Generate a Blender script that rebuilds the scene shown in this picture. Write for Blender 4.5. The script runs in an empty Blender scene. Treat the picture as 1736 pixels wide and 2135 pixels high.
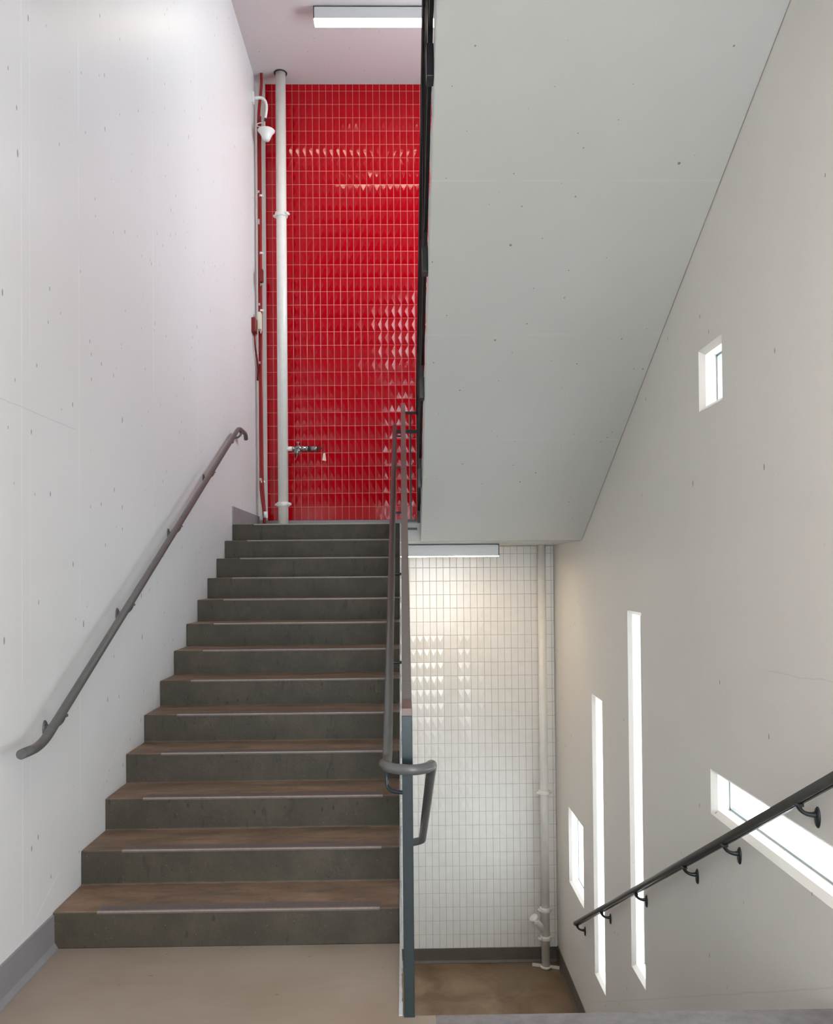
import bpy, math, random
from mathutils import Matrix, Vector
random.seed(7)
S = bpy.context.scene
COL = S.collection

# ---------------------------------------------------------------- camera
F = 1740.0; PITCH, YAW, ROLL, VY = .01465, .01567, -.00883, 1167.805
EYE = 1.73945
cy_, sy_ = math.cos(YAW), math.sin(YAW); cp_, sp_ = math.cos(PITCH), math.sin(PITCH); cr_, sr_ = math.cos(ROLL), math.sin(ROLL)
R = Matrix(((cr_, 0, sr_), (0, 1, 0), (-sr_, 0, cr_))) @ Matrix(((1, 0, 0), (0, cp_, sp_), (0, -sp_, cp_))) @ Matrix(((cy_, -sy_, 0), (sy_, cy_, 0), (0, 0, 1)))
cam_d = bpy.data.cameras.new('camera'); cam = bpy.data.objects.new('camera', cam_d); COL.objects.link(cam)
right, fwd, up = R[0], R[1], R[2]
M = Matrix((right, up, -fwd)).transposed().to_4x4(); M.translation = (0, 0, EYE)
cam.matrix_world = M
cam_d.sensor_fit = 'HORIZONTAL'; cam_d.sensor_width = 36.0; cam_d.lens = 36.0 * F / 1736.0
cam_d.shift_y = (VY - 1067.5) / 1736.0
cam_d.clip_start = .05
S.camera = cam

# ---------------------------------------------------------------- key dimensions
W, XR, YB = -1.6505, 1.7267, 9.5715          # left wall, right wall, back wall
H, D, Y1 = .17059, .34522, 3.9356            # riser, tread, first riser
ZU = 13 * H; ZT = 26 * H + .02               # upper landing, top floor
YL = Y1 + 12 * D                             # edge of the upper landing
ZL = -2.71                                   # lower landing
YE = 3.30                                    # head of the flight going down
YK = -2.2                                    # wall behind the camera
ZC = 7.40                                    # ceiling
GX0, GX1 = .166, 1.7267                      # width of upper flight

# ---------------------------------------------------------------- world, lights, exposure
w = bpy.data.worlds.new('world'); S.world = w; w.use_nodes = True
nt = w.node_tree; bg = nt.nodes['Background']
bg.inputs[0].default_value = (.89, .93, 1.0, 1); bg.inputs[1].default_value = 6.3

def area(name, loc, rot, sx, sy, power=0, col=(1, 1, 1), portal=False):
    l = bpy.data.lights.new(name, 'AREA'); l.shape = 'RECTANGLE'; l.size = sx; l.size_y = sy
    l.energy = power; l.color = col
    if portal: l.cycles.is_portal = True
    o = bpy.data.objects.new(name, l); COL.objects.link(o); o.location = loc; o.rotation_euler = rot
    return o
HP = math.pi / 2
# portals in the window openings (Y0, Y1, Z0, Z1) of the right wall
WIN = [(4.46, 4.815, 2.657, 3.011), (2.2, 4.716, .360, .616), (8.14, 8.865, -1.549, -.755), (7.29, 7.70, -1.962, .605), (6.06, 6.435, -1.301, 1.431),
       (5.6, 8.9, 5.0, 6.2)]
for k, (a, b, c, d) in enumerate(WIN):
    area('window_portal', (XR + .30, (a + b) / 2, (c + d) / 2), (HP, 0, HP), b - a, d - c, portal=True)
area('fill_window_portal', (.65, YK - .05, 1.95), (HP, 0, 0), 1.85, 3.2, portal=True)  # portal of the added fill window

S.view_settings.view_transform = 'Standard'; S.view_settings.look = 'None'
S.view_settings.gamma = 1.0; S.view_settings.use_curve_mapping = False
S.view_settings.exposure = 1.3

# ---------------------------------------------------------------- materials
def newmat(name):
    m = bpy.data.materials.new(name); m.use_nodes = True
    n = m.node_tree; b = n.nodes['Principled BSDF']
    return m, n, b
def nd(n, t, **k):
    x = n.nodes.new(t)
    for a, v in k.items(): setattr(x, a, v)
    return x
def coord(n, scale=(1, 1, 1), out='Object'):
    # object coordinates: every mesh is built in world space at its thing's base, so patterns stay put
    g = nd(n, 'ShaderNodeNewGeometry'); mp = nd(n, 'ShaderNodeMapping'); mp.inputs['Scale'].default_value = scale
    n.links.new(g.outputs['Position'], mp.inputs[0]); return mp.outputs[0]
def noise(n, scale, detail=4, rough=.5, sc=(1, 1, 1), dist=0):
    x = nd(n, 'ShaderNodeTexNoise'); x.inputs['Scale'].default_value = scale; x.inputs['Detail'].default_value = detail
    x.inputs['Roughness'].default_value = rough; x.inputs['Distortion'].default_value = dist
    n.links.new(coord(n, sc), x.inputs['Vector']); return x.outputs['Fac']
def ramp(n, fac, p0, p1, c0=(0, 0, 0, 1), c1=(1, 1, 1, 1)):
    r = nd(n, 'ShaderNodeValToRGB'); r.color_ramp.elements[0].position = p0; r.color_ramp.elements[1].position = p1
    r.color_ramp.elements[0].color = c0; r.color_ramp.elements[1].color = c1
    n.links.new(fac, r.inputs[0]); return r.outputs[0]
def mix(n, fac, a, b, mode='MIX'):
    x = nd(n, 'ShaderNodeMix', data_type='RGBA', blend_type=mode)
    for s, v in ((x.inputs[0], fac), (x.inputs[6], a), (x.inputs[7], b)):
        if hasattr(v, 'is_linked'): n.links.new(v, s)
        elif isinstance(v, (int, float)): s.default_value = v
        else: s.default_value = tuple(v) + (1,) if len(v) == 3 else v
    return x.outputs[2]
def math_(n, op, a, b=0, c=0):
    x = nd(n, 'ShaderNodeMath', operation=op)
    for i, v in enumerate((a, b, c)):
        if hasattr(v, 'is_linked'): n.links.new(v, x.inputs[i])
        else: x.inputs[i].default_value = v
    return x.outputs[0]
def bump(n, b, h, strength=.3, dist=.01):
    x = nd(n, 'ShaderNodeBump'); x.inputs['Strength'].default_value = strength; x.inputs['Distance'].default_value = dist
    n.links.new(h, x.inputs['Height']); n.links.new(x.outputs[0], b.inputs['Normal'])
def specks(n, scale, size, keep, sc=(1, 1, 1)):
    # sparse round marks: 1 inside a speck
    v = nd(n, 'ShaderNodeTexVoronoi'); v.inputs['Scale'].default_value = scale; v.inputs['Randomness'].default_value = 1
    n.links.new(coord(n, sc), v.inputs['Vector'])
    near = math_(n, 'LESS_THAN', v.outputs['Distance'], size)
    sep = nd(n, 'ShaderNodeSeparateColor'); n.links.new(v.outputs['Color'], sep.inputs[0])
    sel = math_(n, 'LESS_THAN', sep.outputs[0], keep)
    # size varies from mark to mark
    near = math_(n, 'LESS_THAN', v.outputs['Distance'], math_(n, 'MULTIPLY', sep.outputs[1], size))
    return math_(n, 'MULTIPLY', near, sel)
def lin(c):
    return tuple(((x / 255) / 12.92 if x / 255 <= .04045 else ((x / 255 + .055) / 1.055) ** 2.4) for x in c)

def painted_wall(name, col, lines=False, rough=.42, slab=False, marks=()):
    m, n, b = newmat(name)
    big = ramp(n, noise(n, .55, 3, .5, (1, 1, .5)), .3, .7)
    c = mix(n, big, tuple(x * .965 for x in col), tuple(min(1, x * 1.02) for x in col))
    streak = ramp(n, noise(n, 2.2, 4, .6, (1, 1, .12)), .62, .8)
    c = mix(n, math_(n, 'MULTIPLY', streak, .18), c, tuple(min(1, x * 1.08) for x in col))
    sp = math_(n, 'MAXIMUM', specks(n, 8.3, .068, .6, (1, 1, .42)), specks(n, 15, .095, .4, (1, 1, .45)))
    sp = math_(n, 'MULTIPLY', sp, ramp(n, noise(n, .9, 2), .2, .3))
    c = mix(n, math_(n, 'MULTIPLY', sp, .75), c, tuple(x * .25 for x in col))
    wsp = specks(n, 9, .09, .25, (1.3, 1.3, .5))
    c = mix(n, math_(n, 'MULTIPLY', wsp, .22), c, (.95, .95, .95))
    if slab:
        g = nd(n, 'ShaderNodeNewGeometry'); s = nd(n, 'ShaderNodeSeparateXYZ'); n.links.new(g.outputs['Position'], s.inputs[0])
        ln = None
        for y0 in (5.486, 4.43, 6.55):
            t = math_(n, 'LESS_THAN', math_(n, 'ABSOLUTE', math_(n, 'SUBTRACT', s.outputs[1], y0)), .004)
            ln = t if ln is None else math_(n, 'MAXIMUM', ln, t)
        c = mix(n, math_(n, 'MULTIPLY', ln, math_(n, 'MULTIPLY', ramp(n, noise(n, 3, 3), .4, .55), .2)), c, (.8, .8, .78))
    if lines:
        g = nd(n, 'ShaderNodeNewGeometry'); s = nd(n, 'ShaderNodeSeparateXYZ'); n.links.new(g.outputs['Position'], s.inputs[0])
        ln = None
        for y0, wd in ((4.283, .006), (5.558, .006), (3.639, .006), (6.754, .006), (3.72, .003)):
            t = math_(n, 'LESS_THAN', math_(n, 'ABSOLUTE', math_(n, 'SUBTRACT', s.outputs[1], y0)), wd)
            ln = t if ln is None else math_(n, 'MAXIMUM', ln, t)
        wob = math_(n, 'MULTIPLY', math_(n, 'SUBTRACT', noise(n, 1.2, 2), .5), .06)
        dg = math_(n, 'SUBTRACT', s.outputs[2], math_(n, 'ADD', math_(n, 'MULTIPLY_ADD', s.outputs[1], .492, -1.647), wob))
        t = math_(n, 'LESS_THAN', math_(n, 'ABSOLUTE', dg), .005)
        t = math_(n, 'MULTIPLY', t, math_(n, 'LESS_THAN', s.outputs[1], 8.0))
        br = ramp(n, noise(n, 3, 3), .38, .52)
        ln = math_(n, 'MULTIPLY', math_(n, 'MAXIMUM', ln, math_(n, 'MULTIPLY', t, 1.0)), math_(n, 'MULTIPLY', br, .4))
        c = mix(n, ln, c, (.92, .92, .92))
    for y0, z0, y1, z1, wd, val in marks:      # hairlines and pour joints of the concrete
        g = nd(n, 'ShaderNodeNewGeometry'); s = nd(n, 'ShaderNodeSeparateXYZ'); n.links.new(g.outputs['Position'], s.inputs[0])
        k = (z1 - z0) / (y1 - y0)
        wob = math_(n, 'MULTIPLY', math_(n, 'SUBTRACT', noise(n, 4, 4), .5), .03)
        e = math_(n, 'SUBTRACT', s.outputs[2], math_(n, 'ADD', math_(n, 'MULTIPLY_ADD', s.outputs[1], k, z0 - k * y0), wob))
        t = math_(n, 'LESS_THAN', math_(n, 'ABSOLUTE', e), wd)
        t = math_(n, 'MULTIPLY', t, math_(n, 'MULTIPLY', math_(n, 'GREATER_THAN', s.outputs[1], min(y0, y1)), math_(n, 'LESS_THAN', s.outputs[1], max(y0, y1))))
        c = mix(n, math_(n, 'MULTIPLY', t, .22), c, (val, val, val))
    n.links.new(c, b.inputs['Base Color'])
    b.inputs['Roughness'].default_value = rough
    h = math_(n, 'ADD', math_(n, 'MULTIPLY', noise(n, 5, 5, .6, (1, 1, .35)), 1.0), math_(n, 'MULTIPLY', noise(n, 60, 3, .6), .06))
    h = math_(n, 'SUBTRACT', h, math_(n, 'MULTIPLY', sp, .25))
    bump(n, b, h, .35, .012)
    return m

M_wall = painted_wall('painted_concrete_wall', (.77, .76, .765), lines=True, rough=.38, marks=[(3.0, 2.468, 4.25, 2.475, .0025, .3)])
M_wallR = painted_wall('painted_concrete_right', (.79, .74, .685), rough=.5, marks=[(7.9, -2.33, 2.6, .45, .004, .45), (3.95, 1.253, 2.6, 1.32, .0025, .4)])
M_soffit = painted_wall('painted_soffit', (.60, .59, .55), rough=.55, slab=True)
M_ceil = painted_wall('ceiling_paint_red_bounce', (.61, .55, .55), rough=.6)  # pink in the base colour stands for light bounced off the red tiles

def plain(name, col, rough=.5, metal=0, nscale=0, namp=.1, bstr=0, coat=0):
    m, n, b = newmat(name)
    if nscale:
        f = noise(n, nscale, 5, .6)
        c = mix(n, ramp(n, f, .3, .7), tuple(x * (1 - namp) for x in col), tuple(min(1, x * (1 + namp)) for x in col))
        n.links.new(c, b.inputs['Base Color'])
        if bstr: bump(n, b, f, bstr, .003)
    else: b.inputs['Base Color'].default_value = tuple(col) + (1,)
    b.inputs['Roughness'].default_value = rough; b.inputs['Metallic'].default_value = metal
    b.inputs['Coat Weight'].default_value = coat
    return m
M_slate = plain('slate_gloss_paint', lin((33, 45, 48)), .25, 0, 30, .08, .15)
M_taupe = plain('grey_gloss_paint', lin((100, 96, 93)), .30, 0, 90, .15, .5)
M_rail = plain('grey_handrail_paint', lin((88, 88, 87)), .3, 0, 40, .1, .15)
M_black = plain('black_gloss_paint', lin((30, 31, 32)), .4, 0, 30, .15, .15)
M_darkrail = plain('dark_rail_paint', lin((56, 54, 50)), .3, 0, 60, .2, .3)
M_iron = plain('cast_iron_paint', lin((34, 36, 38)), .35, 0, 60, .15, .2)
M_pipe = plain('cream_pipe_paint', (.80, .77, .72), .3, 0, 12, .04)
M_redpaint = plain('red_gloss_paint', lin((150, 16, 18)), .3, 0, 30, .1)
M_darkred = plain('dark_red_paint', lin((120, 22, 28)), .35, 0, 30, .1)
M_chrome = plain('brushed_metal', (.32, .30, .29), .25, .95, 40, .15, .1)
M_strap = plain('galvanised_strap', (.75, .75, .76), .35, .4)
M_beige = plain('beige_plastic', lin((225, 215, 190)), .4)
M_white = plain('white_plastic', (.8, .79, .77), .35)
M_tag = plain('paper_tag', lin((225, 205, 180)), .7)
M_base = plain('grey_rubber_baseboard', lin((140, 136, 140)), .45, 0, 6, .06)
M_basel = plain('taupe_rubber_baseboard', lin((100, 92, 85)), .5, 0, 6, .1)
M_fixture = plain('fixture_housing', (.72, .72, .72), .4)
M_rubber = plain('black_rubber', (.02, .02, .02), .5)
M_edge = plain('white_edge_paint', (.62, .64, .66), .5, 0, 25, .12, .3)

def tile_mat(name, col, rough, spec=.5):
    m, n, b = newmat(name)
    f = noise(n, 9, 2)
    c = mix(n, f, tuple(x * .93 for x in col), tuple(min(1, x * 1.07) for x in col))
    n.links.new(c, b.inputs['Base Color']); b.inputs['Roughness'].default_value = rough
    b.inputs['Specular IOR Level'].default_value = spec
    bump(n, b, noise(n, 22, 2, .5), .12, .006)
    return m
M_redtile = tile_mat('red_glazed_tile', lin((172, 2, 18)), .08, .3)
M_whitetile = tile_mat('white_glazed_tile', (.85, .825, .79), .16)
M_grout_r = plain('pale_grout', lin((238, 165, 155)), .8)
M_grout_w = plain('grey_grout', lin((190, 177, 163)), .85)

def concrete_stair():
    m, n, b = newmat('worn_stair_concrete')
    base = mix(n, ramp(n, noise(n, 3, 9, .75), .38, .62), lin((60, 53, 42)), lin((78, 69, 56)))
    st = ramp(n, noise(n, 5, 8, .75, (1, 1, .5)), .46, .6)
    base = mix(n, math_(n, 'MULTIPLY', st, .55), base, lin((58, 54, 43)))
    blk = ramp(n, noise(n, 15, 4, .7, (1, 1, .3)), .60, .66)
    base = mix(n, math_(n, 'MULTIPLY', blk, .65), base, lin((44, 40, 34)))
    wh = specks(n, 55, .20, .16)
    base = mix(n, math_(n, 'MULTIPLY', wh, .5), base, lin((170, 165, 150)))
    dk = specks(n, 30, .22, .3, (1, 1, .45))
    base = mix(n, math_(n, 'MULTIPLY', dk, .7), base, lin((36, 33, 30)))
    ws = ramp(n, noise(n, 22, 6, .8, (1, 1, .6)), .66, .71)
    base = mix(n, math_(n, 'MULTIPLY', ws, .3), base, lin((150, 146, 132)))
    # the treads are worn brown where feet go, in bands along the step
    g = nd(n, 'ShaderNodeNewGeometry'); s = nd(n, 'ShaderNodeSeparateXYZ'); n.links.new(g.outputs['True Normal'], s.inputs[0])
    up_ = math_(n, 'GREATER_THAN', s.outputs[2], .5)
    tr = mix(n, ramp(n, noise(n, 5, 5, .6, (.6, 2.0, 1)), .3, .7), lin((108, 86, 70)), lin((146, 120, 99)))
    tr = mix(n, math_(n, 'MULTIPLY', ramp(n, noise(n, 6, 5, .6, (.6, 2, 1), .5), .5, .66), .6), tr, lin((84, 74, 65)))
    tr = mix(n, math_(n, 'MULTIPLY', ramp(n, noise(n, 30, 8, .8), .5, .68), .35), tr, lin((70, 60, 52)))
    c = mix(n, up_, base, tr)
    n.links.new(c, b.inputs['Base Color']); b.inputs['Roughness'].default_value = .55
    bump(n, b, math_(n, 'ADD', noise(n, 45, 5, .7), math_(n, 'MULTIPLY', noise(n, 6, 4), .6)), .35, .006)
    return m
M_stair = concrete_stair()
M_nosing = plain('dark_nosing_strip', lin((104, 94, 92)), .38, 0, 60, .12, .3)
M_nosemetal = plain('worn_nosing_edge', lin((162, 147, 138)), .4, .2, 60, .12, .2)

def floor_mat():
    m, n, b = newmat('beige_painted_floor')
    c = mix(n, ramp(n, noise(n, 1.3, 4, .55), .35, .65), lin((150, 134, 121)), lin((162, 148, 136)))
    c = mix(n, math_(n, 'MULTIPLY', ramp(n, noise(n, 4, 5, .6, (.5, 2, 1)), .55, .7), .25), c, lin((132, 117, 104)))
    c = mix(n, math_(n, 'MULTIPLY', specks(n, 9, .12, .25, (1, 2, 1)), .6), c, lin((90, 78, 68)))
    n.links.new(c, b.inputs['Base Color']); b.inputs['Roughness'].default_value = .4
    bump(n, b, noise(n, 8, 4), .1, .01); return m
M_floor = floor_mat()
def lower_floor_mat():
    m, n, b = newmat('brown_stained_concrete')
    c = mix(n, ramp(n, noise(n, 1.9, 5, .6, (1, 1, 1), .6), .38, .62), lin((108, 84, 60)), lin((142, 117, 92)))
    c = mix(n, math_(n, 'MULTIPLY', ramp(n, noise(n, 1.1, 4, .6), .5, .65), .6), c, lin((122, 108, 92)))
    c = mix(n, math_(n, 'MULTIPLY', specks(n, 8, .12, .4), .6), c, lin((70, 52, 38)))
    c = mix(n, math_(n, 'MULTIPLY', ramp(n, noise(n, 14, 6, .7), .66, .75), .3), c, lin((190, 175, 150)))
    n.links.new(c, b.inputs['Base Color']); b.inputs['Roughness'].default_value = .42
    bump(n, b, noise(n, 20, 4), .12, .006); return m
M_lfloor = lower_floor_mat()
M_conc = plain('grey_concrete', lin((128, 122, 124)), .6, 0, 14, .2, .3)

def glass_mat():
    m = bpy.data.materials.new('window_glass'); m.use_nodes = True; n = m.node_tree; n.nodes.clear()
    o = nd(n, 'ShaderNodeOutputMaterial'); t = nd(n, 'ShaderNodeBsdfTransparent'); t.inputs[0].default_value = (.93, .97, .97, 1)
    g = nd(n, 'ShaderNodeBsdfGlossy'); g.inputs['Roughness'].default_value = .05
    mx = nd(n, 'ShaderNodeMixShader'); mx.inputs[0].default_value = .06
    n.links.new(t.outputs[0], mx.inputs[1]); n.links.new(g.outputs[0], mx.inputs[2]); n.links.new(mx.outputs[0], o.inputs[0]); return m
M_glass = glass_mat()
def emit(name, col, s):
    m, n, b = newmat(name); b.inputs['Emission Color'].default_value = tuple(col) + (1,); b.inputs['Emission Strength'].default_value = s
    b.inputs['Base Color'].default_value = (.8, .8, .8, 1); return m
M_lamp = emit('lit_diffuser', (1, .84, .66), 7.5)
M_lamp2 = emit('lit_diffuser_warm', (1, .80, .57), 12.5)
M_fill_lamp = emit('fill_lamp_diffuser', (1, .86, .72), 34)  # for the added fill lamp behind the camera

# ---------------------------------------------------------------- mesh tools
class MB:
    def __init__(s): s.v = []; s.f = []; s.sm = []; s.mi = []; s.cur = 0
    def poly(s, pts, smooth=False):
        i = len(s.v); s.v += [tuple(p) for p in pts]; s.f.append(tuple(range(i, i + len(pts)))); s.sm.append(smooth); s.mi.append(s.cur)
    def box(s, a, b, bv=0):
        x0, x1 = sorted((a[0], b[0])); y0, y1 = sorted((a[1], b[1])); z0, z1 = sorted((a[2], b[2]))
        c = [(x, y, z) for x in (x0, x1) for y in (y0, y1) for z in (z0, z1)]
        for q in ((0, 1, 3, 2), (4, 6, 7, 5), (0, 4, 5, 1), (2, 3, 7, 6), (0, 2, 6, 4), (1, 5, 7, 3)): s.poly([c[k] for k in q])
        return s
    def bar(s, p, q, w, h, upv=(0, 0, 1)):
        # rectangular bar from p to q, w across, h along upv (sheared so that ends stay vertical)
        p, q = Vector(p), Vector(q); d = q - p; u = Vector(upv); sd = d.cross(u).normalized() * w / 2; u = u.normalized() * h / 2
        r = [[b + a * sd + c * u for a, c in ((-1, -1), (1, -1), (1, 1), (-1, 1))] for b in (p, q)]
        for k in range(4): s.poly([r[0][k], r[0][(k + 1) % 4], r[1][(k + 1) % 4], r[1][k]])
        s.poly(r[0][::-1]); s.poly(r[1]); return s
    def prism(s, prof, ax, a, b):
        # prof: list of 2D points in the two other axes, extruded along axis ax from a to b
        def P(t, v):
            l = list(v); l.insert(ax, t); return tuple(l)
        n = len(prof)
        for k in range(n): s.poly([P(a, prof[k]), P(a, prof[(k + 1) % n]), P(b, prof[(k + 1) % n]), P(b, prof[k])])
        s.poly([P(a, p) for p in prof][::-1]); s.poly([P(b, p) for p in prof]); return s
    def tube(s, path, r, n=16, caps=True):
        path = [Vector(p) for p in path]; m = len(path); rr = r if isinstance(r, (list, tuple)) else [r] * m
        t0 = (path[1] - path[0]).normalized(); a = Vector((0, 0, 1)) if abs(t0.z) < .9 else Vector((1, 0, 0))
        u = t0.cross(a).normalized(); rings = []
        for i, p in enumerate(path):
            if i == 0: t = t0
            elif i == m - 1: t = (path[-1] - path[-2]).normalized()
            else: t = ((path[i] - path[i - 1]).normalized() + (path[i + 1] - path[i]).normalized()).normalized()
            u = (u - t * u.dot(t)).normalized(); v = t.cross(u)
            base = len(s.v); s.v += [tuple(p + (u * math.cos(k * 2 * math.pi / n) + v * math.sin(k * 2 * math.pi / n)) * rr[i]) for k in range(n)]
            rings.append(base)
        for i in range(m - 1):
            for k in range(n):
                s.f.append((rings[i] + k, rings[i] + (k + 1) % n, rings[i + 1] + (k + 1) % n, rings[i + 1] + k)); s.sm.append(True); s.mi.append(s.cur)
        if caps:
            s.f.append(tuple(rings[0] + k for k in range(n))[::-1]); s.sm.append(False); s.mi.append(s.cur)
            s.f.append(tuple(rings[-1] + k for k in range(n))); s.sm.append(False); s.mi.append(s.cur)
        return s
    def lathe(s, prof, o, axis=(0, 0, 1), n=24):
        # prof: (radius, height) list along axis from origin o
        ax = Vector(axis).normalized(); a = Vector((0, 0, 1)) if abs(ax.z) < .9 else Vector((1, 0, 0)); u = ax.cross(a).normalized(); v = ax.cross(u); o = Vector(o)
        rings = []
        for r, h in prof:
            rings.append(len(s.v)); s.v += [tuple(o + ax * h + (u * math.cos(k * 2 * math.pi / n) + v * math.sin(k * 2 * math.pi / n)) * max(r, 1e-5)) for k in range(n)]
        for i in range(len(prof) - 1):
            for k in range(n):
                s.f.append((rings[i] + k, rings[i] + (k + 1) % n, rings[i + 1] + (k + 1) % n, rings[i + 1] + k)); s.sm.append(True); s.mi.append(s.cur)
        return s
    def build(s, name, mats, parent=None, bevel=0, fix=True):
        me = bpy.data.meshes.new(name)
        org = Vector((0, 0, 0))
        if parent is not None:
            p = parent
            while p is not None: org += Vector(p.location); p = p.parent
        me.from_pydata([tuple(Vector(v) - org) for v in s.v], [], s.f)
        for i, p in enumerate(me.polygons): p.use_smooth = s.sm[i]; p.material_index = s.mi[i]
        for m in (mats if isinstance(mats, (list, tuple)) else [mats]): me.materials.append(m)
        me.update(); o = bpy.data.objects.new(name, me); COL.objects.link(o)
        if fix:
            import bmesh
            bm = bmesh.new(); bm.from_mesh(me); bmesh.ops.remove_doubles(bm, verts=bm.verts, dist=1e-5)
            bmesh.ops.recalc_face_normals(bm, faces=bm.faces); bm.to_mesh(me); bm.free()
        if parent is not None: o.parent = parent
        if bevel:
            b = o.modifiers.new('bevel', 'BEVEL'); b.width = bevel; b.segments = 2; b.limit_method = 'ANGLE'; b.angle_limit = math.radians(40)
        return o
def fillet(pts, r, seg=6):
    pts = [Vector(p) for p in pts]; out = [pts[0]]
    for i in range(1, len(pts) - 1):
        a, b, c = pts[i - 1], pts[i], pts[i + 1]; l1 = (a - b).length; l2 = (c - b).length; rr = min(r, l1 * .49, l2 * .49)
        p, q = b + (a - b).normalized() * rr, b + (c - b).normalized() * rr
        for k in range(seg + 1):
            t = k / seg; out.append((1 - t) ** 2 * p + 2 * t * (1 - t) * b + t * t * q)
    out.append(pts[-1]); return out
def thing(name, label, cat, loc=(0, 0, 0), group=None):
    o = bpy.data.objects.new(name, None); COL.objects.link(o); o.location = loc; o.empty_display_size = .1
    o['label'] = label; o['category'] = cat
    if group: o['group'] = group
    return o
def tag(o, label, cat, group=None):
    o['label'] = label; o['category'] = cat
    if group: o['group'] = group
    return o
def struct(o): o['kind'] = 'structure'; return o

# ---------------------------------------------------------------- setting: walls
def wall_with_holes(y0, y1, z0, z1, holes, x, th, ch=.028):
    """wall in the plane x, thickness th outwards, openings chamfered on the room side"""
    m = MB(); ys = sorted({y0, y1} | {h[0] for h in holes} | {h[1] for h in holes}); zs = sorted({z0, z1} | {h[2] for h in holes} | {h[3] for h in holes})
    def inh(a, b, c, d, e=0): return any(h[0] - 1e-6 <= a and b <= h[1] + 1e-6 and h[2] - 1e-6 <= c and d <= h[3] + 1e-6 for h in holes)
    for xx in (x, x + th):
        for a, b in zip(ys, ys[1:]):
            for c, d in zip(zs, zs[1:]):
                if not inh(a, b, c, d): m.poly([(xx, a, c), (xx, b, c), (xx, b, d), (xx, a, d)])
    for a, b, c, d in holes:
        o = [(a, c), (b, c), (b, d), (a, d)]; i = [(a + ch, c + ch), (b - ch, c + ch), (b - ch, d - ch), (a + ch, d - ch)]
        for k in range(4):
            p, q = o[k], o[(k + 1) % 4]; r, s_ = i[k], i[(k + 1) % 4]
            m.poly([(x, *p), (x, *q), (x + ch * 1.1, *s_), (x + ch * 1.1, *r)])
            m.poly([(x + ch * 1.1, *r), (x + ch * 1.1, *s_), (x + th, *s_), (x + th, *r)])
            m.poly([(x + th, *r), (x + th, *s_), (x + th, *q), (x + th, *p)])
    for (a, b) in (((y0, z0), (y1, z0)), ((y1, z0), (y1, z1)), ((y1, z1), (y0, z1)), ((y0, z1), (y0, z0))):
        m.poly([(x, *a), (x, *b), (x + th, *b), (x + th, *a)])
    return m
struct(wall_with_holes(YK, YB + .2, ZL - .2, ZC + .2, WIN, XR, .26).build('wall_right', M_wallR, fix=False))
struct(MB().box((W - .25, YK - .25, ZL - .2), (W, YB + .2, ZC + .2)).build('wall_left', M_wall))
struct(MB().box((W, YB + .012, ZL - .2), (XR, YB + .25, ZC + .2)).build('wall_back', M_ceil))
# wall behind the camera, with a broad opening added for fill daylight
m = MB(); hx0, hx1, hz0, hz1 = -.3, 1.6, .3, 3.6
m.box((W, YK - .25, ZL - .2), (XR + .26, YK, hz0)); m.box((W, YK - .25, hz1), (XR + .26, YK, ZC + .2))
m.box((W, YK - .25, hz0), (hx0, YK, hz1)); m.box((hx1, YK - .25, hz0), (XR + .26, YK, hz1))
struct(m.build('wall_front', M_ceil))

# ---------------------------------------------------------------- setting: floors, landings and ceiling
m = MB(); m.box((W, YK, -.20), (-.032, Y1 + .02, 0)); m.box((-.032, YK, -.20), (.111, YE, 0))
struct(m.build('floor', M_floor))
m = MB(); m.box((.111, YK, -.20), (XR, YE, 0))
struct(m.build('floor_stair_head', M_conc))
struct(MB().box((W, 8.05, ZL - .2), (XR, YB + .012, ZL)).build('floor_lower_landing', M_lfloor))
m = MB(); m.box((W, YL + .03, 2.035), (XR, YB + .012, ZU - .004))
struct(m.build('floor_upper_landing', M_soffit))
m = MB(); m.box((W, YK, ZT - .22), (XR, 3.42, ZT))
struct(m.build('floor_top', M_soffit))
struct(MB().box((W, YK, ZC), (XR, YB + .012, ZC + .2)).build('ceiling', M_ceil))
struct(MB().box((W, YK, ZL - .2), (XR, 8.05, ZL - .02)).build('floor_basement', M_conc))

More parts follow.
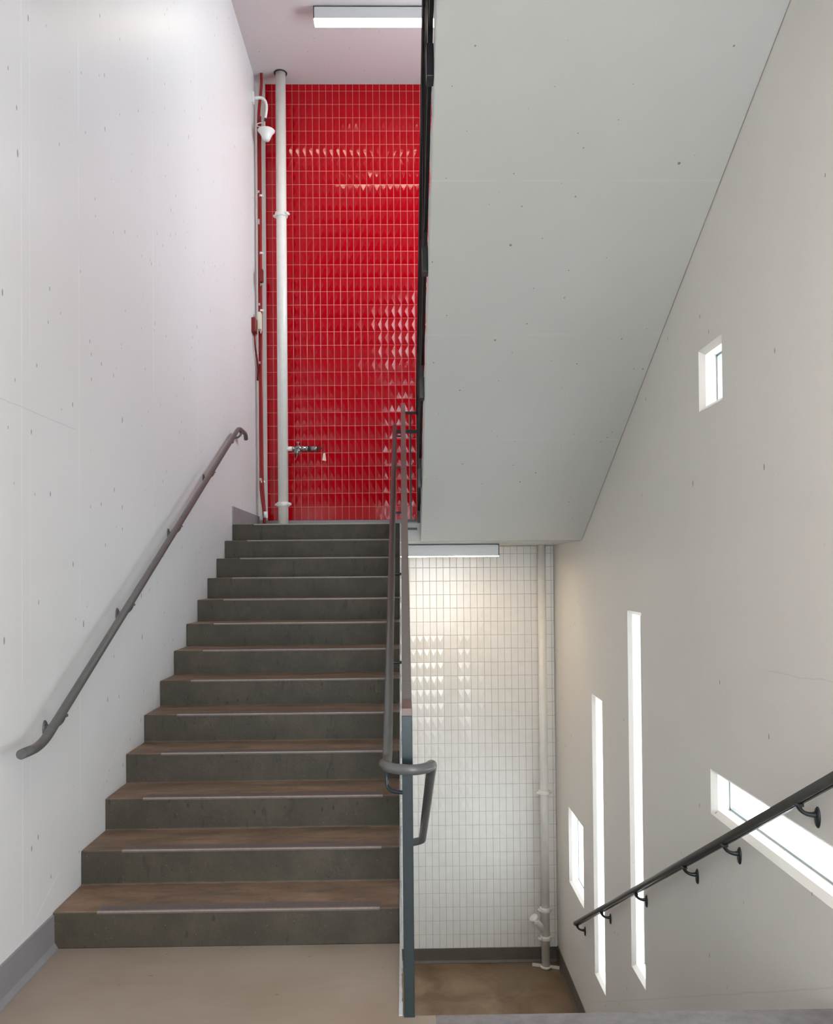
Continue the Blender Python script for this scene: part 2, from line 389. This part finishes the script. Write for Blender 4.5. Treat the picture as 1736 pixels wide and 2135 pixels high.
# ---------------------------------------------------------------- tiles
T = .0775
def tiles(x0, x1, z0, z1, ax, az, y, relief, name, mt, mg, rel=.0092):
    """grid of upright tiles 1:2; ax/az are a grout crossing, relief(i, j) says whether a tile is faceted"""
    m = MB(); m.cur = 1; m.poly([(x0, y, z0), (x1, y, z0), (x1, y, z1), (x0, y, z1)])
    m.poly([(x0, y, z0), (x0, y + .012, z0), (x0, y + .012, z1), (x0, y, z1)]); m.poly([(x0, y, z1), (x0, y + .012, z1), (x1, y + .012, z1), (x1, y, z1)])
    m.poly([(x1, y, z0), (x1, y + .012, z0), (x1, y + .012, z1), (x1, y, z1)]); m.poly([(x0, y, z0), (x0, y + .012, z0), (x1, y + .012, z0), (x1, y, z0)])
    m.cur = 0; g = .0019
    i0 = math.floor((x0 - ax) / T + 1e-6); i1 = math.ceil((x1 - ax) / T - 1e-6); j0 = math.floor((z0 - az) / (2 * T) + 1e-6); j1 = math.ceil((z1 - az) / (2 * T) - 1e-6)
    rnd = random.Random(3)
    for i in range(i0, i1):
        for j in range(j0, j1):
            a, b = max(x0, ax + i * T) + g, min(x1, ax + (i + 1) * T) - g; c, d = max(z0, az + j * 2 * T) + g, min(z1, az + (j + 1) * 2 * T) - g
            if b - a < .004 or d - c < .004: continue
            t1, t2 = rnd.gauss(0, .0002), rnd.gauss(0, .0002)
            e = .0012; q = .003
            o = [(a, y - e, c), (b, y - e, c), (b, y - e, d), (a, y - e, d)]; k = .0022
            yy = [y - q + t1 + t2, y - q - t1 + t2, y - q - t1 - t2, y - q + t1 - t2]
            n_ = [(a + k, yy[0], c + k), (b - k, yy[1], c + k), (b - k, yy[2], d - k), (a + k, yy[3], d - k)]
            w_ = [(p[0], y, p[2]) for p in o]
            for u in range(4):
                v = (u + 1) % 4; m.poly([w_[u], w_[v], o[v], o[u]]); m.poly([o[u], o[v], n_[v], n_[u]])
            if relief(i, j):
                pk = ((a + b) / 2 + rnd.gauss(0, .001), y - q - rel + rnd.gauss(0, .0004), (c + d) / 2 + rnd.gauss(0, .002))
                for u in range(4): m.poly([n_[u], n_[(u + 1) % 4], pk])
            else: m.poly(n_)
    return struct(m.build(name, [mt, mg], fix=False))
RX0, RZ0 = -1.471, 2.499
tiles(-1.547, XR, 2.344, 7.385, RX0, RZ0, YB, lambda i, j: i >= 2 and 0 <= j <= 29, 'wall_back_upper', M_redtile, M_grout_r)
WX0, WZ0 = .1436, -1.774
def wrel(i, j):
    z = WZ0 + (j + .5) * 2 * T
    if i in (8,) or i in (4, 5) or i > 9: return False
    if i == 9: return -.35 < z < 1.35
    return (-.95 if i in (2, 3, 6, 7) else -1.1) < z < 1.05
tiles(W, XR - .004, -2.549, 2.032, WX0, WZ0, YB, wrel, 'wall_back_lower', M_whitetile, M_grout_w, .0065)
# plaster strip beside the red tile
struct(MB().box((W, YB - .004, 2.36), (-1.549, YB + .012, ZC)).build('trim_1', M_wallR))

# ---------------------------------------------------------------- stairs
def flight_profile(y0, z0, n, h, d, sgn, slab):
    """outline in (y, z) of a flight of n risers starting at y0,z0 going towards +y*sgn"""
    p = [(y0, z0)]; y, z = y0, z0
    for k in range(n):
        z += h; p.append((y, z))
        if k < n - 1: y += sgn * d; p.append((y, z))
    return p, y, z
def stairs(name, label, y0, z0, n, h, d, sgn, x0, x1, soffit, nos=None, mat=M_stair, soff=M_soffit):
    """soffit: two (y, z) points of the underside, bottom end first"""
    t = thing(name, label, 'staircase', ((x0 + x1) / 2, y0, z0))
    p, y, z = flight_profile(y0, z0, n, h, d, sgn, 0)
    m = MB(); prof = p + [(y + sgn * .03, z), (soffit[1][0], soffit[1][1]), (soffit[0][0], soffit[0][1])]
    for k in range(len(p) - 1): m.poly([(x0, *p[k]), (x1, *p[k]), (x1, *p[k + 1]), (x0, *p[k + 1])])
    m.poly([(x0, *p[-1]), (x1, *p[-1]), (x1, y + sgn * .03, z), (x0, y + sgn * .03, z)])
    m.cur = 1
    (a, b), (c, d_) = soffit
    m.poly([(x0, a, b), (x1, a, b), (x1, c, d_), (x0, c, d_)])
    m.poly([(x0, c, d_), (x1, c, d_), (x1, y + sgn * .03, z), (x0, y + sgn * .03, z)]); m.poly([(x0, a, b), (x1, a, b), (x1, y0, z0), (x0, y0, z0)])
    # sides, cut in one quad per step
    def sz(yy): 
        tt = (yy - a) / (c - a); return b + (d_ - b) * min(1, max(0, tt))
    for xx in (x0, x1):
        pts = [(xx, *q) for q in p] + [(xx, y + sgn * .03, z), (xx, c, d_), (xx, a, b)]
        m.poly(pts)
    m.build('steps', [mat, soff], t, fix=True, bevel=.007)
    if nos:
        for k in range(n):
            yy, zz = y0 + sgn * k * d, z0 + (k + 1) * h
            q = MB(); q.box((nos[0], yy - sgn * .004, zz - .010), (nos[1], yy + sgn * .075, zz + .0012)); q.cur = 1
            q.box((nos[0], yy - sgn * .0055, zz - .002), (nos[1], yy + sgn * .007, zz + .0030)); q.build('nosing_strip', [M_nosing, M_nosemetal], t, fix=False)
    return t
stairs('staircase', 'worn brown concrete stair flight rising from the beige floor to the red tiled landing', Y1, 0, 13, H, D, 1, W + .002, -.032,
       ((Y1 + .35, -.20), (YL + .03, 2.035)), nos=(-1.44, -.125))
stairs('staircase', 'upper stair flight whose smooth grey painted underside slopes across the upper right', YL, ZU, 13, (ZT - ZU) / 13, D, -1, GX0, XR - .002,
       ((YL - .04, 2.035), (3.42, 4.335)))
stairs('staircase', 'stair flight going down behind the grey floor edge to the brown lower landing', YE - .012 + 15 * .316, ZL, 16, (-ZL - .004) / 16, .316, -1, .035, XR - .002,
       ((YE + 15 * .316 - .4, ZL - .02), (YE - .02, -.2)), mat=M_conc)
# jagged white paint along the open edge of the left flight and floor
rr = random.Random(5); m = MB()
def edge_seg(a, b, n):
    for k in range(n):
        p = [a[c] + (b[c] - a[c]) * k / n for c in (0, 1)]; q = [a[c] + (b[c] - a[c]) * (k + 1) / n for c in (0, 1)]
        wdt = .004 + rr.random() * .006
        lo = min(p[1], q[1]); hi = max(p[1], q[1])
        if abs(q[1] - p[1]) > 1e-4: m.box((-.031 , p[0] - .003, lo), (-.031 + wdt, p[0] + .02, hi))
        else: m.box((-.031, p[0], p[1] - .02), (-.031 + wdt, q[0], p[1] + .002))
for k in range(13):
    yy, zz = Y1 + k * D, k * H
    edge_seg((yy, zz), (yy, zz + H), 4)
    if k < 12: edge_seg((yy, zz + H), (yy + D, zz + H), 6)
m.build('edge_paint', M_edge, bpy.data.objects['staircase'], fix=False)
m = MB()
for k in range(18):
    a = YE + k * (Y1 - YE) / 18; m.box((-.033, a, -.02), (-.033 + .008 + rr.random() * .007, a + (Y1 - YE) / 18, .003))
struct(m.build('trim_2', M_edge, fix=False))

# upper landing front edge (concrete nosing between the flights)
struct(MB().box((-.032, YL, 2.035), (GX0, YL + .04, ZU)).build('trim_3', M_soffit))
struct(MB().box((-1.44, YL - .006, ZU - .006), (-.125, YL + .03, ZU + .003)).build('trim_4', M_nosemetal))

# ---------------------------------------------------------------- baseboards
def cove(ax, side, a, b, z, h, t=.012, foot=.03):
    return [(0, z), (side * foot, z), (side * foot, z + .006), (side * t * 1.2, z + .03), (side * t, z + h), (0, z + h)]
def base_x(name, x, side, y0, y1, z, h, mat, foot=.03):
    prof = [(x + p[0], p[1]) for p in cove(0, side, 0, 0, z, h, foot=foot)]; m = MB(); n = len(prof)
    for k in range(n): m.poly([(prof[k][0], y0, prof[k][1]), (prof[(k + 1) % n][0], y0, prof[(k + 1) % n][1]), (prof[(k + 1) % n][0], y1, prof[(k + 1) % n][1]), (prof[k][0], y1, prof[k][1])])
    m.poly([(p[0], y0, p[1]) for p in prof]); m.poly([(p[0], y1, p[1]) for p in prof]); return struct(m.build(name, mat))
base_x('baseboard_left', W, 1, YK, Y1 - .002, 0, .160, M_base)
base_x('baseboard_upper_left', W, 1, YL, YB, ZU, .175, M_base, foot=.012)
base_x('baseboard_right', XR, -1, 8.05, YB, ZL, .175, M_basel)
base_x('baseboard_front_right', XR, -1, YK, YE - .3, 0, .16, M_base)
def base_y(name, x0, x1, y, z, h, mat, foot=.03):
    prof = [(y + p[0], p[1]) for p in cove(0, -1, 0, 0, z, h, foot=foot)]
    return struct(MB().prism(prof, 0, x0, x1).build(name, mat))
base_y('baseboard_back', W, XR, YB - .002, ZL, .160, M_basel)
base_y('baseboard_upper_back', W, XR, YB - .004, ZU, .125, M_base)

# ---------------------------------------------------------------- windows
GXX = XR + .096
def window(k, joints):
    a, b, c, d = WIN[k - 1]; ch = .028; a += ch; b -= ch; c += ch; d -= ch
    t = bpy.data.objects.new('window_%d' % k, None); COL.objects.link(t); t.location = (GXX, (a + b) / 2, (c + d) / 2); struct(t)
    f = MB(); e = .012
    for y0, y1, z0, z1 in ((a, b, c, c + e), (a, b, d - e, d), (a, a + e, c, d), (b - e, b, c, d)): f.box((GXX, y0, z0), (GXX + .03, y1, z1))
    f.build('window_frame', M_gasket, t)
    js = [a + e] + sorted(joints) + [b - e]
    for p, q in zip(js, js[1:]):
        MB().box((GXX + .008, p + .0015, c + e), (GXX + .016, q - .0015, d - e)).build('window_pane', M_glass, t)
M_gasket = plain('grey_window_frame', lin((150, 160, 168)), .4)
window(1, []); window(2, [4.336, 4.128, 3.724, 3.3, 2.8]); window(3, []); window(4, []); window(5, []); window(6, [6.7, 7.8])
t = bpy.data.objects.new('window_7', None); COL.objects.link(t); t.location = (0, YK - .12, 1.9); struct(t)  # unseen window added behind the camera to brighten the stairwell
f = MB()
for x0, x1, z0, z1 in ((-.3, 1.6, .3, .35), (-.3, 1.6, 3.55, 3.6), (-.3, -.25, .3, 3.6), (1.55, 1.6, .3, 3.6), (.63, .67, .3, 3.6)): f.box((x0, YK - .15, z0), (x1, YK - .09, z1))
f.build('window_frame', M_fixture, t); MB().box((-.26, YK - .125, .34), (1.56, YK - .117, 3.56)).build('window_pane', M_glass, t)

# ---------------------------------------------------------------- light fixtures
def fixture(x0, x1, y, ztop, label, group=None, lm=None):
    t = thing('ceiling_light', label, 'light fixture', ((x0 + x1) / 2, y + .07, ztop), group)
    m = MB(); m.box((x0 + .012, y + .01, ztop - .012), (x1 - .012, y + .13, ztop)); m.box((x0, y, ztop - .132), (x1, y + .008, ztop - .010)); m.box((x0, y + .132, ztop - .132), (x1, y + .14, ztop - .010))
    m.box((x0, y, ztop - .018), (x1, y + .14, ztop - .010)); m.box((x0, y, ztop - .132), (x0 + .008, y + .14, ztop - .010)); m.box((x1 - .008, y, ztop - .132), (x1, y + .14, ztop - .010))
    m.build('housing', M_fixture, t)
    l = MB().box((x0 + .003, y + .003, ztop - .138), (x1 - .003, y + .137, ztop - .128)).build('diffuser', lm or M_lamp, t, bevel=.006)
    l['label'] = 'lit white diffuser'
    return t
fixture(-.85, .372, 8.245, ZC, 'lit strip light on the bounce-tinted ceiling above the red tiled wall')
fixture(-.225, .985, 8.56, 2.035, 'slim white strip light under the landing above the white tiled wall', lm=M_lamp2)

fixture(-.6, .62, .6, ZT - .22, 'added fill strip light under the top floor slab, unseen behind the viewer', lm=M_fill_lamp)  # unseen lamp added to lift the near walls, soffit and stairs

# ---------------------------------------------------------------- handrail bracket
def bracket(parent, wall, rail, side, down=.075, mat=M_iron):
    """cast bracket: oval rose on the wall point, curved arm to the underside of the rail"""
    wx, wy, wz = wall; b = MB()
    # oval rose
    n = 20
    for k, (rad, off) in enumerate(((1, 0), (.92, .006), (.6, .010))):
        pass
    ring = lambda r, off: [(wx + side * off, wy + .022 * r * math.cos(a * 2 * math.pi / n), wz + .045 * r * math.sin(a * 2 * math.pi / n)) for a in range(n)]
    rs = [ring(1, 0), ring(1, .004), ring(.8, .010), ring(.35, .012)]
    for p, q in zip(rs, rs[1:]):
        for k in range(n): b.poly([p[k], p[(k + 1) % n], q[(k + 1) % n], q[k]], True)
    b.poly(rs[-1]); b.poly(rs[0][::-1])
    ro = b.build('rose', mat, parent)
    b = MB(); P0 = Vector((wx + side * .006, wy, wz + .012)); rx, ry, rz = rail
    P1 = Vector((wx + side * .045, wy, wz + .006)); P2 = Vector((rx, ry, wz + .022)); P3 = Vector((rx, ry, rz - .016))
    pts = []
    for k in range(13):
        s_ = k / 12; pts.append((1 - s_) ** 3 * P0 + 3 * s_ * (1 - s_) ** 2 * P1 + 3 * s_ * s_ * (1 - s_) * P2 + s_ ** 3 * P3)
    b.tube(pts, [.014 - .005 * math.sin(math.pi * k / 12) for k in range(13)], 10)
    b.box((rx - .012, ry - .03, rz - .030), (rx + .012, ry + .03, rz - .018))
    return b.build('bracket', mat, parent)

# left wall handrail
LX = W + .085; sl = (3.119 - 1.021) / (7.965 - 3.661); lz = lambda y: 1.021 + (y - 3.661) * sl
t = thing('handrail', 'grey painted pipe handrail on the left wall beside the rising stairs', 'handrail', (LX, 3.7, 1.0))
path = fillet([(LX, 3.44, lz(3.64)), (LX, 3.63, lz(3.63)), (LX, 8.0, lz(8.0)), (LX, 8.33, lz(8.0)), (LX, 8.37, lz(8.0) - .05)], .10, 8)
MB().tube(path, .021, 20).build('rail', M_rail, t)
for y in (3.86, 4.83, 5.88, 6.92, 8.12): bracket(t, (W, y, min(lz(y), lz(8.0)) - .085), (LX, y, min(lz(y), lz(8.0))), 1, mat=M_rail)

# right wall handrail
RX = XR - .08; sr = (-1.69 - .933) / (8.15 - 3.202); rz = lambda y: .933 + (y - 3.202) * sr
t = thing('handrail', 'dark pipe handrail with black brackets crossing the windows of the right wall', 'handrail', (RX, 3.2, .93))
MB().tube([(RX, 2.6, rz(2.6)), (RX, 8.17, rz(8.17))], .0215, 20).build('rail', M_darkrail, t)
MB().bar((RX + .012, 2.65, rz(2.65) - .024), (RX + .012, 8.1, rz(8.1) - .024), .014, .007).build('support_bar', M_iron, t)
for y in (3.484, 4.312, 4.946, 6.004, 7.074, 8.09): bracket(t, (XR, y, rz(y) - .085), (RX, y + .01, rz(y + .01)), -1)

# ---------------------------------------------------------------- centre railing (guard between the flights)
t = thing('stair_railing', 'grey metal railing between the flights, with dark newel and looped pipe handrail', 'railing', (.01, YE, 0))
gx = .0085; gw = .042
MB().box((gx - gw / 2, YE - .012, -.17), (gx + gw / 2, YE + .0, 1.175)).build('newel_post', M_slate, t, bevel=.002)['label'] = 'dark slate newel plate'
g0, g1 = (3.545, 1.185), (8.12, 3.378); gs = (g1[1] - g0[1]) / (g1[0] - g0[0]); gz = lambda y: g0[1] + (y - g0[0]) * gs
m = MB(); m.bar((gx, YE - .012, 1.190), (gx, g0[0], 1.190), gw, .03); m.build('top_rail_return', plain('brown_rail_paint', lin((112, 92, 86)), .3), t, bevel=.002)
m = MB(); m.bar((gx, g0[0], gz(g0[0])), (gx, g1[0], gz(g1[0])), gw, .03); m.build('top_rail', M_taupe, t, bevel=.003)
nz = lambda y: (y - Y1) / D * H + H
m = MB(); m.bar((gx, 3.5, nz(3.5) + .02), (gx, 8.1, nz(8.1) + .02), .03, .03); m.build('bottom_rail', M_slate, t)
for k in range(41):
    y = 3.50 + k * .1135
    MB().box((gx - .006, y - .006, nz(y) + .02), (gx + .006, y + .006, (gz(y) if y > g0[0] else 1.18) - .012)).build('baluster', M_slate, t, fix=False)
for y in (4.9, 6.5):
    MB().box((gx - .019, y - .006, nz(y) - .15), (gx + .019, y + .006, gz(y) - .01)).build('post', M_slate, t)
hx = -.0745; hs = (3.156 - .985) / 4.5; hz = lambda y: .985 + (y - 3.6) * hs
ls = -.53; lzr = lambda y: .962 + (y - 3.30) * ls
path = [(hx, 8.14, hz(8.14)), (hx, 3.52, hz(3.52)), (hx - .012, 3.30, .985), (hx + .02, 3.225, .985), (gx + .02, 3.205, .982), (.085, 3.225, .985), (.108, 3.30, .985), (.104, 3.36, .94), (.078 + .012, 4.62, lzr(4.62)), (gx + .01, 4.64, lzr(4.64) - .01)]
pts = [Vector(path[0])] + fillet([path[1], path[2], path[3], path[4], path[5], path[6], path[7]], .045, 8)[0:]
pts = fillet(path, .06, 8)
MB().tube(pts, .0205, 20).build('handrail', M_rail, t)
p = fillet([(hx, 3.36, .955), (hx, 3.36, .885), (hx + .02, 3.34, .868), (gx, 3.31, .868)], .03, 6)
MB().tube(p, .008, 10).build('bracket', M_slate, t)
for y in (4.35, 5.3, 6.25, 7.2, 8.05):
    MB().tube(fillet([(hx, y, hz(y) - .02), (hx, y, hz(y) - .075), (gx, y, hz(y) - .075)], .03, 5), .0075, 10).build('bracket', M_slate, t)

# landing guard between the two railings
t = thing('landing_guard', 'short black guard at the edge of the red tiled landing between the two railings', 'railing', (.085, 8.12, ZU))
x0, x1 = .031, .136
MB().box((x0, 8.10, 3.285), (x1, 8.13, 3.305)).build('top_rail', M_black, t)
MB().box((x0 - .09, 8.10, 3.095), (x1, 8.13, 3.128)).build('middle_rail', M_black, t)
MB().box((x0, 8.10, 2.232), (x1, 8.13, 2.252)).build('bottom_rail', M_black, t)
MB().box((x0, 8.06, 2.150), (x1, 8.075, 2.172)).build('fixing_bar', M_black, t)
MB().box((.072, 8.109, 2.25), (.086, 8.121, 3.29)).build('baluster', M_black, t)

# upper railing on the flight that rises towards the camera
t = thing('stair_railing', 'glossy black railing climbing beside the grey underside of the upper flight', 'railing', (.16, 8.1, ZU))
ux = .1545; us = -.494; uz = lambda y: 3.30 + (y - 8.10) * us; un_ = lambda y: ZU + H + (y - YL) * us
MB().box((.139, 8.085, 2.06), (.182, 8.105, 3.305)).build('newel_post', M_black, t, bevel=.002)
MB().bar((ux, 8.10, uz(8.1)), (ux, 3.2, uz(3.2)), .045, .014).build('top_rail', M_black, t, bevel=.002)
MB().bar((ux - .008, 8.10, uz(8.1) - .028), (ux - .008, 3.2, uz(3.2) - .028), .020, .03).build('rail_tube', M_black, t, bevel=.002)
MB().bar((ux, 8.10, un_(8.1) - .03), (ux, 3.5, un_(3.5) - .03), .022, .035).build('bottom_rail', M_black, t, bevel=.002)
MB().tube([(.228, 8.12, uz(8.12) - .06), (.228, 3.3, uz(3.3) - .06)], .0205, 18).build('handrail', M_black, t)
for y in (7.3, 6.2, 5.1, 4.0):
    MB().box((.138, y - .02, un_(y) - .27), (.160, y + .02, uz(y))).build('post', M_black, t)
    MB().box((.130, y - .045, un_(y) - .29), (.165, y + .045, un_(y) - .13)).build('fixing_plate', M_iron, t, bevel=.003)
    MB().tube(fillet([(.228, y - .1, uz(y - .1) - .08), (.228, y - .1, uz(y - .1) - .13), (.155, y - .1, uz(y - .1) - .13)], .03, 5), .0075, 8).build('bracket', M_black, t)
for k in range(38):
    y = 7.98 - k * .1135
    MB().box((ux - .008, y - .006, un_(y) - .03), (ux + .004, y + .006, uz(y) - .03)).build('baluster', M_black, t, fix=False)

# ---------------------------------------------------------------- standpipes
def clamp(parent, x, y, z, r, mat, ang=0):
    m = MB(); m.lathe([(r, -.026), (r + .012, -.024), (r + .016, -.012), (r + .016, .012), (r + .012, .024), (r, .026)], (x, y, z), n=28)
    c = m.build('coupling', mat, parent)
    for s_ in (-1, 1):
        ca, sa = math.cos(ang), math.sin(ang); px, py = x + s_ * (r + .028) * ca, y + s_ * (r + .028) * sa * -1
        e = MB(); e.lathe([(0, -.022), (.016, -.020), (.018, 0), (.016, .020), (0, .022)], (px, py, z), (sa, ca, 0), n=14)
        e.tube([(px - .035 * sa, py - .035 * ca, z), (px + .035 * sa, py + .035 * ca, z)], .006, 8)
        e.box((min(px, x + s_ * r), py - .014, z - .014), (max(px, x + s_ * r), py + .014, z + .014))
        e.build('bolt_lug', mat, c)
    return c
PX, PY, PR = -1.3425, 9.38, .0572
t = thing('standpipe', 'tall white vertical pipe with a hose valve against the red tiled wall', 'pipe', (PX, PY, ZU))
MB().tube([(PX, PY, ZU), (PX, PY, ZC + .1)], PR, 32).build('pipe', M_pipe, t)
m = MB(); m.lathe([(PR, -.002), (PR + .017, -.003), (PR + .019, .004)], (PX, PY, ZC - .004), n=32); m.build('ceiling_collar', M_rubber, t)
for z in (5.783, 2.515): clamp(t, PX, PY, z, PR, M_pipe, .5)
vz = 3.140
v = MB().tube([(PX, PY, vz), (PX + .112, PY, vz)], [.026] * 2, 18).build('outlet', M_pipe, t)
m = MB(); m.lathe([(0, .105), (.030, .106), (.032, .118), (.026, .122), (.028, .145), (.040, .155), (.042, .175), (.040, .195), (.030, .205), (.030, .215), (.036, .218), (.036, .238), (.030, .242), (.030, .258), (.022, .262), (.022, .285)], (PX, PY, vz), (1, 0, 0), n=24)
vb = m.build('valve_body', M_chrome, t)
m = MB(); m.lathe([(.031, .258), (.036, .262), (.036, .280), (.031, .284)], (PX, PY, vz), (1, 0, 0), n=6); m.build('union_nut', M_chrome, vb)
m = MB(); m.lathe([(.026, .286), (.034, .290), (.034, .306), (.028, .310)], (PX, PY, vz), (1, 0, 0), n=24); m.build('gasket', M_rubber, vb)
m = MB(); m.lathe([(.020, .310), (.032, .314), (.032, .372), (.026, .384), (.012, .388)], (PX, PY, vz), (1, 0, 0), n=8); m.build('bonnet', M_chrome, vb)
m = MB(); m.lathe([(.014, .386), (.022, .392), (.018, .410), (.006, .412), (.006, .45)], (PX, PY, vz), (1, 0, 0), n=16); m.build('stem', M_rubber, vb)
# hose outlet pointing to the viewer and down, its cap and chain
ox = PX + .172; ax = Vector((-.05, -.75, -.66)).normalized(); o_ = Vector((ox, PY, vz))
m = MB(); m.lathe([(.028, .0), (.028, .05), (.038, .052), (.038, .074), (.030, .078), (.014, .080), (.010, .094), (0, .095)], o_, ax, n=22); m.build('hose_cap', M_chrome, vb)
e = o_ + ax * .09
m = MB(); m.tube([e + Vector(p) for p in ((0, 0, 0), (.0, -.002, -.02), (-.008, 0, -.05), (-.02, .01, -.075), (-.030, .02, -.05), (-.035, .03, -.01), (-.03, .05, .02))], .003, 8); m.build('chain', M_chrome, vb)
m = MB(); m.tube([(ox, PY, vz + .03), (ox - .003, PY, vz + .07)], .006, 8); m.box((ox - .018, PY - .005, vz + .066), (ox + .012, PY + .005, vz + .078)); m.build('drip_cock', M_chrome, vb)
# red hand wheel
m = MB(); wx = PX + .455; ring = [(wx, PY + .046 * math.cos(a * math.pi / 12), vz + .046 * math.sin(a * math.pi / 12)) for a in range(25)]
m.tube(ring, .0065, 10)
for a in range(3):
    c_, s_ = math.cos(a * math.pi / 3), math.sin(a * math.pi / 3); m.tube([(wx - .004, PY - .045 * c_, vz - .045 * s_), (wx - .004, PY + .045 * c_, vz + .045 * s_)], .0045, 8)
m.build('hand_wheel', M_redpaint, vb)
m = MB(); m.poly([(wx + .002, PY - .05, vz - .060), (wx + .024, PY - .05, vz - .056), (wx + .034, PY - .052, vz - .146), (wx - .010, PY - .056, vz - .140)])
tg = m.build('paper_tag', M_tag, t, fix=False); so = tg.modifiers.new('thick', 'SOLIDIFY'); so.thickness = .0015
MB().tube([(wx, PY - .046, vz - .03), (wx + .010, PY - .05, vz - .066)], .0015, 6).build('tag_wire', M_chrome, t)

QX, QY, QR = 1.5575, 9.40, .0475
t = thing('drain_pipe', 'cream vertical drain pipe with a capped side branch beside the white tiles', 'pipe', (QX, QY, ZL))
MB().tube([(QX, QY, ZL), (QX, QY, 2.036)], QR, 28).build('pipe', M_pipe, t)
for z in (-.747, -2.056, -2.371): clamp(t, QX, QY, z, QR, M_pipe, -.35)
d_ = Vector((-.62, -.22, .75)).normalized(); o_ = Vector((QX, QY, -2.30))
br = MB().tube([o_, o_ + d_ * .22], .034, 20).build('branch', M_pipe, t)
m = MB(); m.lathe([(.034, .0), (.050, .002), (.054, .014), (.052, .030), (.040, .038), (.0, .040)], o_ + d_ * .205, d_, n=22); m.box(o_ + d_ * .205 + Vector((-.01, -.07, -.03)), o_ + d_ * .205 + Vector((.03, -.05, .0))); m.build('end_cap', M_pipe, br)
m = MB(); m.lathe([(QR, .0), (QR + .014, .001), (QR + .014, .022), (QR, .024)], (QX, QY, ZL + .006), n=28)
for s_ in (-1, 1):
    a = Vector((QX, QY, ZL + .022)); q = Vector((s_ * .145, -s_ * .045, -s_ * .0)); m.bar(a + q * .3, a + q, .020, .03)
m.build('riser_clamp', M_pipe, t)

# ---------------------------------------------------------------- conduits and boxes in the upper left corner
def conduit(name, label, pts, r, straps, grp, top=None):
    t = thing(name, label, 'conduit', pts[0], grp); MB().tube(fillet(pts, .12, 8), r, 14).build('tube', M_redpaint, t)
    for (x, y, z, hh) in straps:
        m = MB(); m.lathe([(r, -hh), (r + .004, -hh), (r + .004, hh), (r, hh)], (x, y, z), n=16); m.box((x + .9 * r, y - .006, z - hh), (x + r + .02, y + .004, z + hh)); m.build('strap', M_strap, t)
    return t
CY = 9.42
conduit('conduit', 'thick red conduit nearest the left wall, full height of the corner',
        [(-1.558, CY, ZU), (-1.560, CY, 2.42), (-1.598, CY, 2.66), (-1.600, CY, 6.60), (-1.600, CY, 6.95), (-1.560, CY - .03, 7.25), (-1.560, CY - .03, ZC)], .0165,
        [(-1.599, CY, z, .014) for z in (6.211 - .15, 4.78, 4.12, 2.80)] + [(-1.60, CY, 5.72, .03)], 'red conduits')
conduit('conduit', 'thinner red conduit on the right of the pair, beside the pale strip',
        [(-1.545, CY - .06, ZU), (-1.545, CY - .06, 2.44), (-1.570, CY - .05, 2.75), (-1.574, CY - .045, 3.5), (-1.574, CY - .045, 6.9)], .012,
        [(-1.574, CY - .045, z, .012) for z in (6.0, 5.35, 4.70, 2.77)] + [(-1.545, CY - .06, 2.40, .035)], 'red conduits')
# red junction box on the wall and its flexible tail
t = thing('junction_box', 'dark red box on the left wall with a curved tail of conduit below', 'electrical box', (W, 9.2, 4.48))
MB().box((W, 9.165, 4.405), (W + .045, 9.30, 4.565)).build('box', M_darkred, t, bevel=.008)
MB().tube(fillet([(W + .022, 9.235, 4.42), (W + .024, 9.26, 4.25), (W + .030, 9.40, 4.10), (-1.628, 9.42, 3.92)], .12, 8), .011, 12).build('conduit_tail', M_darkred, t)
t = thing('junction_box', 'small beige box in the corner, right of the dark red box', 'electrical box', (-1.578, 9.33, 4.5))
MB().box((-1.602, 9.27, 4.46), (-1.562, 9.355, 4.655)).build('box', M_beige, t, bevel=.005)
MB().tube([(-1.575, 9.33, 4.43), (-1.575, 9.33, 4.465)], .008, 10).build('cable_gland', M_strap, t)
t = thing('junction_box', 'small dark red fitting on the conduits, highest of the boxes in the corner', 'electrical box', (-1.56, 9.36, 5.05))
MB().box((-1.578, 9.29, 5.005), (-1.543, 9.358, 5.145)).build('box', M_darkred, t, bevel=.004)
MB().tube([(-1.568, 9.33, 4.955), (-1.568, 9.33, 5.01)], .011, 12).build('connector', M_chrome, t)

# hanging white bell on a curved arm
t = thing('bell_fixture', 'small white bell-shaped fixture hanging from a curved arm in the upper left corner', 'fixture', (W, 9.25, 7.08))
by = 9.28
m = MB().box((W, by - .03, 7.00), (W + .03, by + .03, 7.12)); m.build('wall_plate', M_white, t, bevel=.004)
arm = []
for k in range(13):
    s_ = k / 12; P = [Vector((W + .02, by, 7.05)), Vector((W + .17, by, 7.10)), Vector((W + .185, by, 6.98)), Vector((W + .150, by, 6.83))]
    arm.append((1 - s_) ** 3 * P[0] + 3 * s_ * (1 - s_) ** 2 * P[1] + 3 * s_ * s_ * (1 - s_) * P[2] + s_ ** 3 * P[3])
MB().tube(arm, [.019 - .007 * k / 12 for k in range(13)], 14).build('arm', M_white, t)
MB().tube([arm[-1], arm[-1] + Vector((-.008, 0, -.035))], .009, 10).build('joint', M_rubber, t)
c = Vector((W + .10, by, 6.755)); lp = []
for k in range(15):
    a = math.radians(-20 + 340 * k / 14 * 1.0); lp.append(c + Vector((.045 * math.cos(a), .01 * math.sin(a), .028 * math.sin(a) - .0)))
lp = [arm[-1] + Vector((-.008, 0, -.035))] + lp + [Vector((W + .165, by, 6.70))]
MB().tube(lp, .0045, 8).build('cable', M_white, t)
bc = Vector((W + .160, by, 6.575)); m = MB()
m.lathe([(0, .0), (.034, .002), (.042, .018), (.058, .055), (.078, .092), (.094, .106), (.096, .114), (.085, .122), (.02, .134), (0, .134)], bc, n=32); m.build('shade', M_white, t)
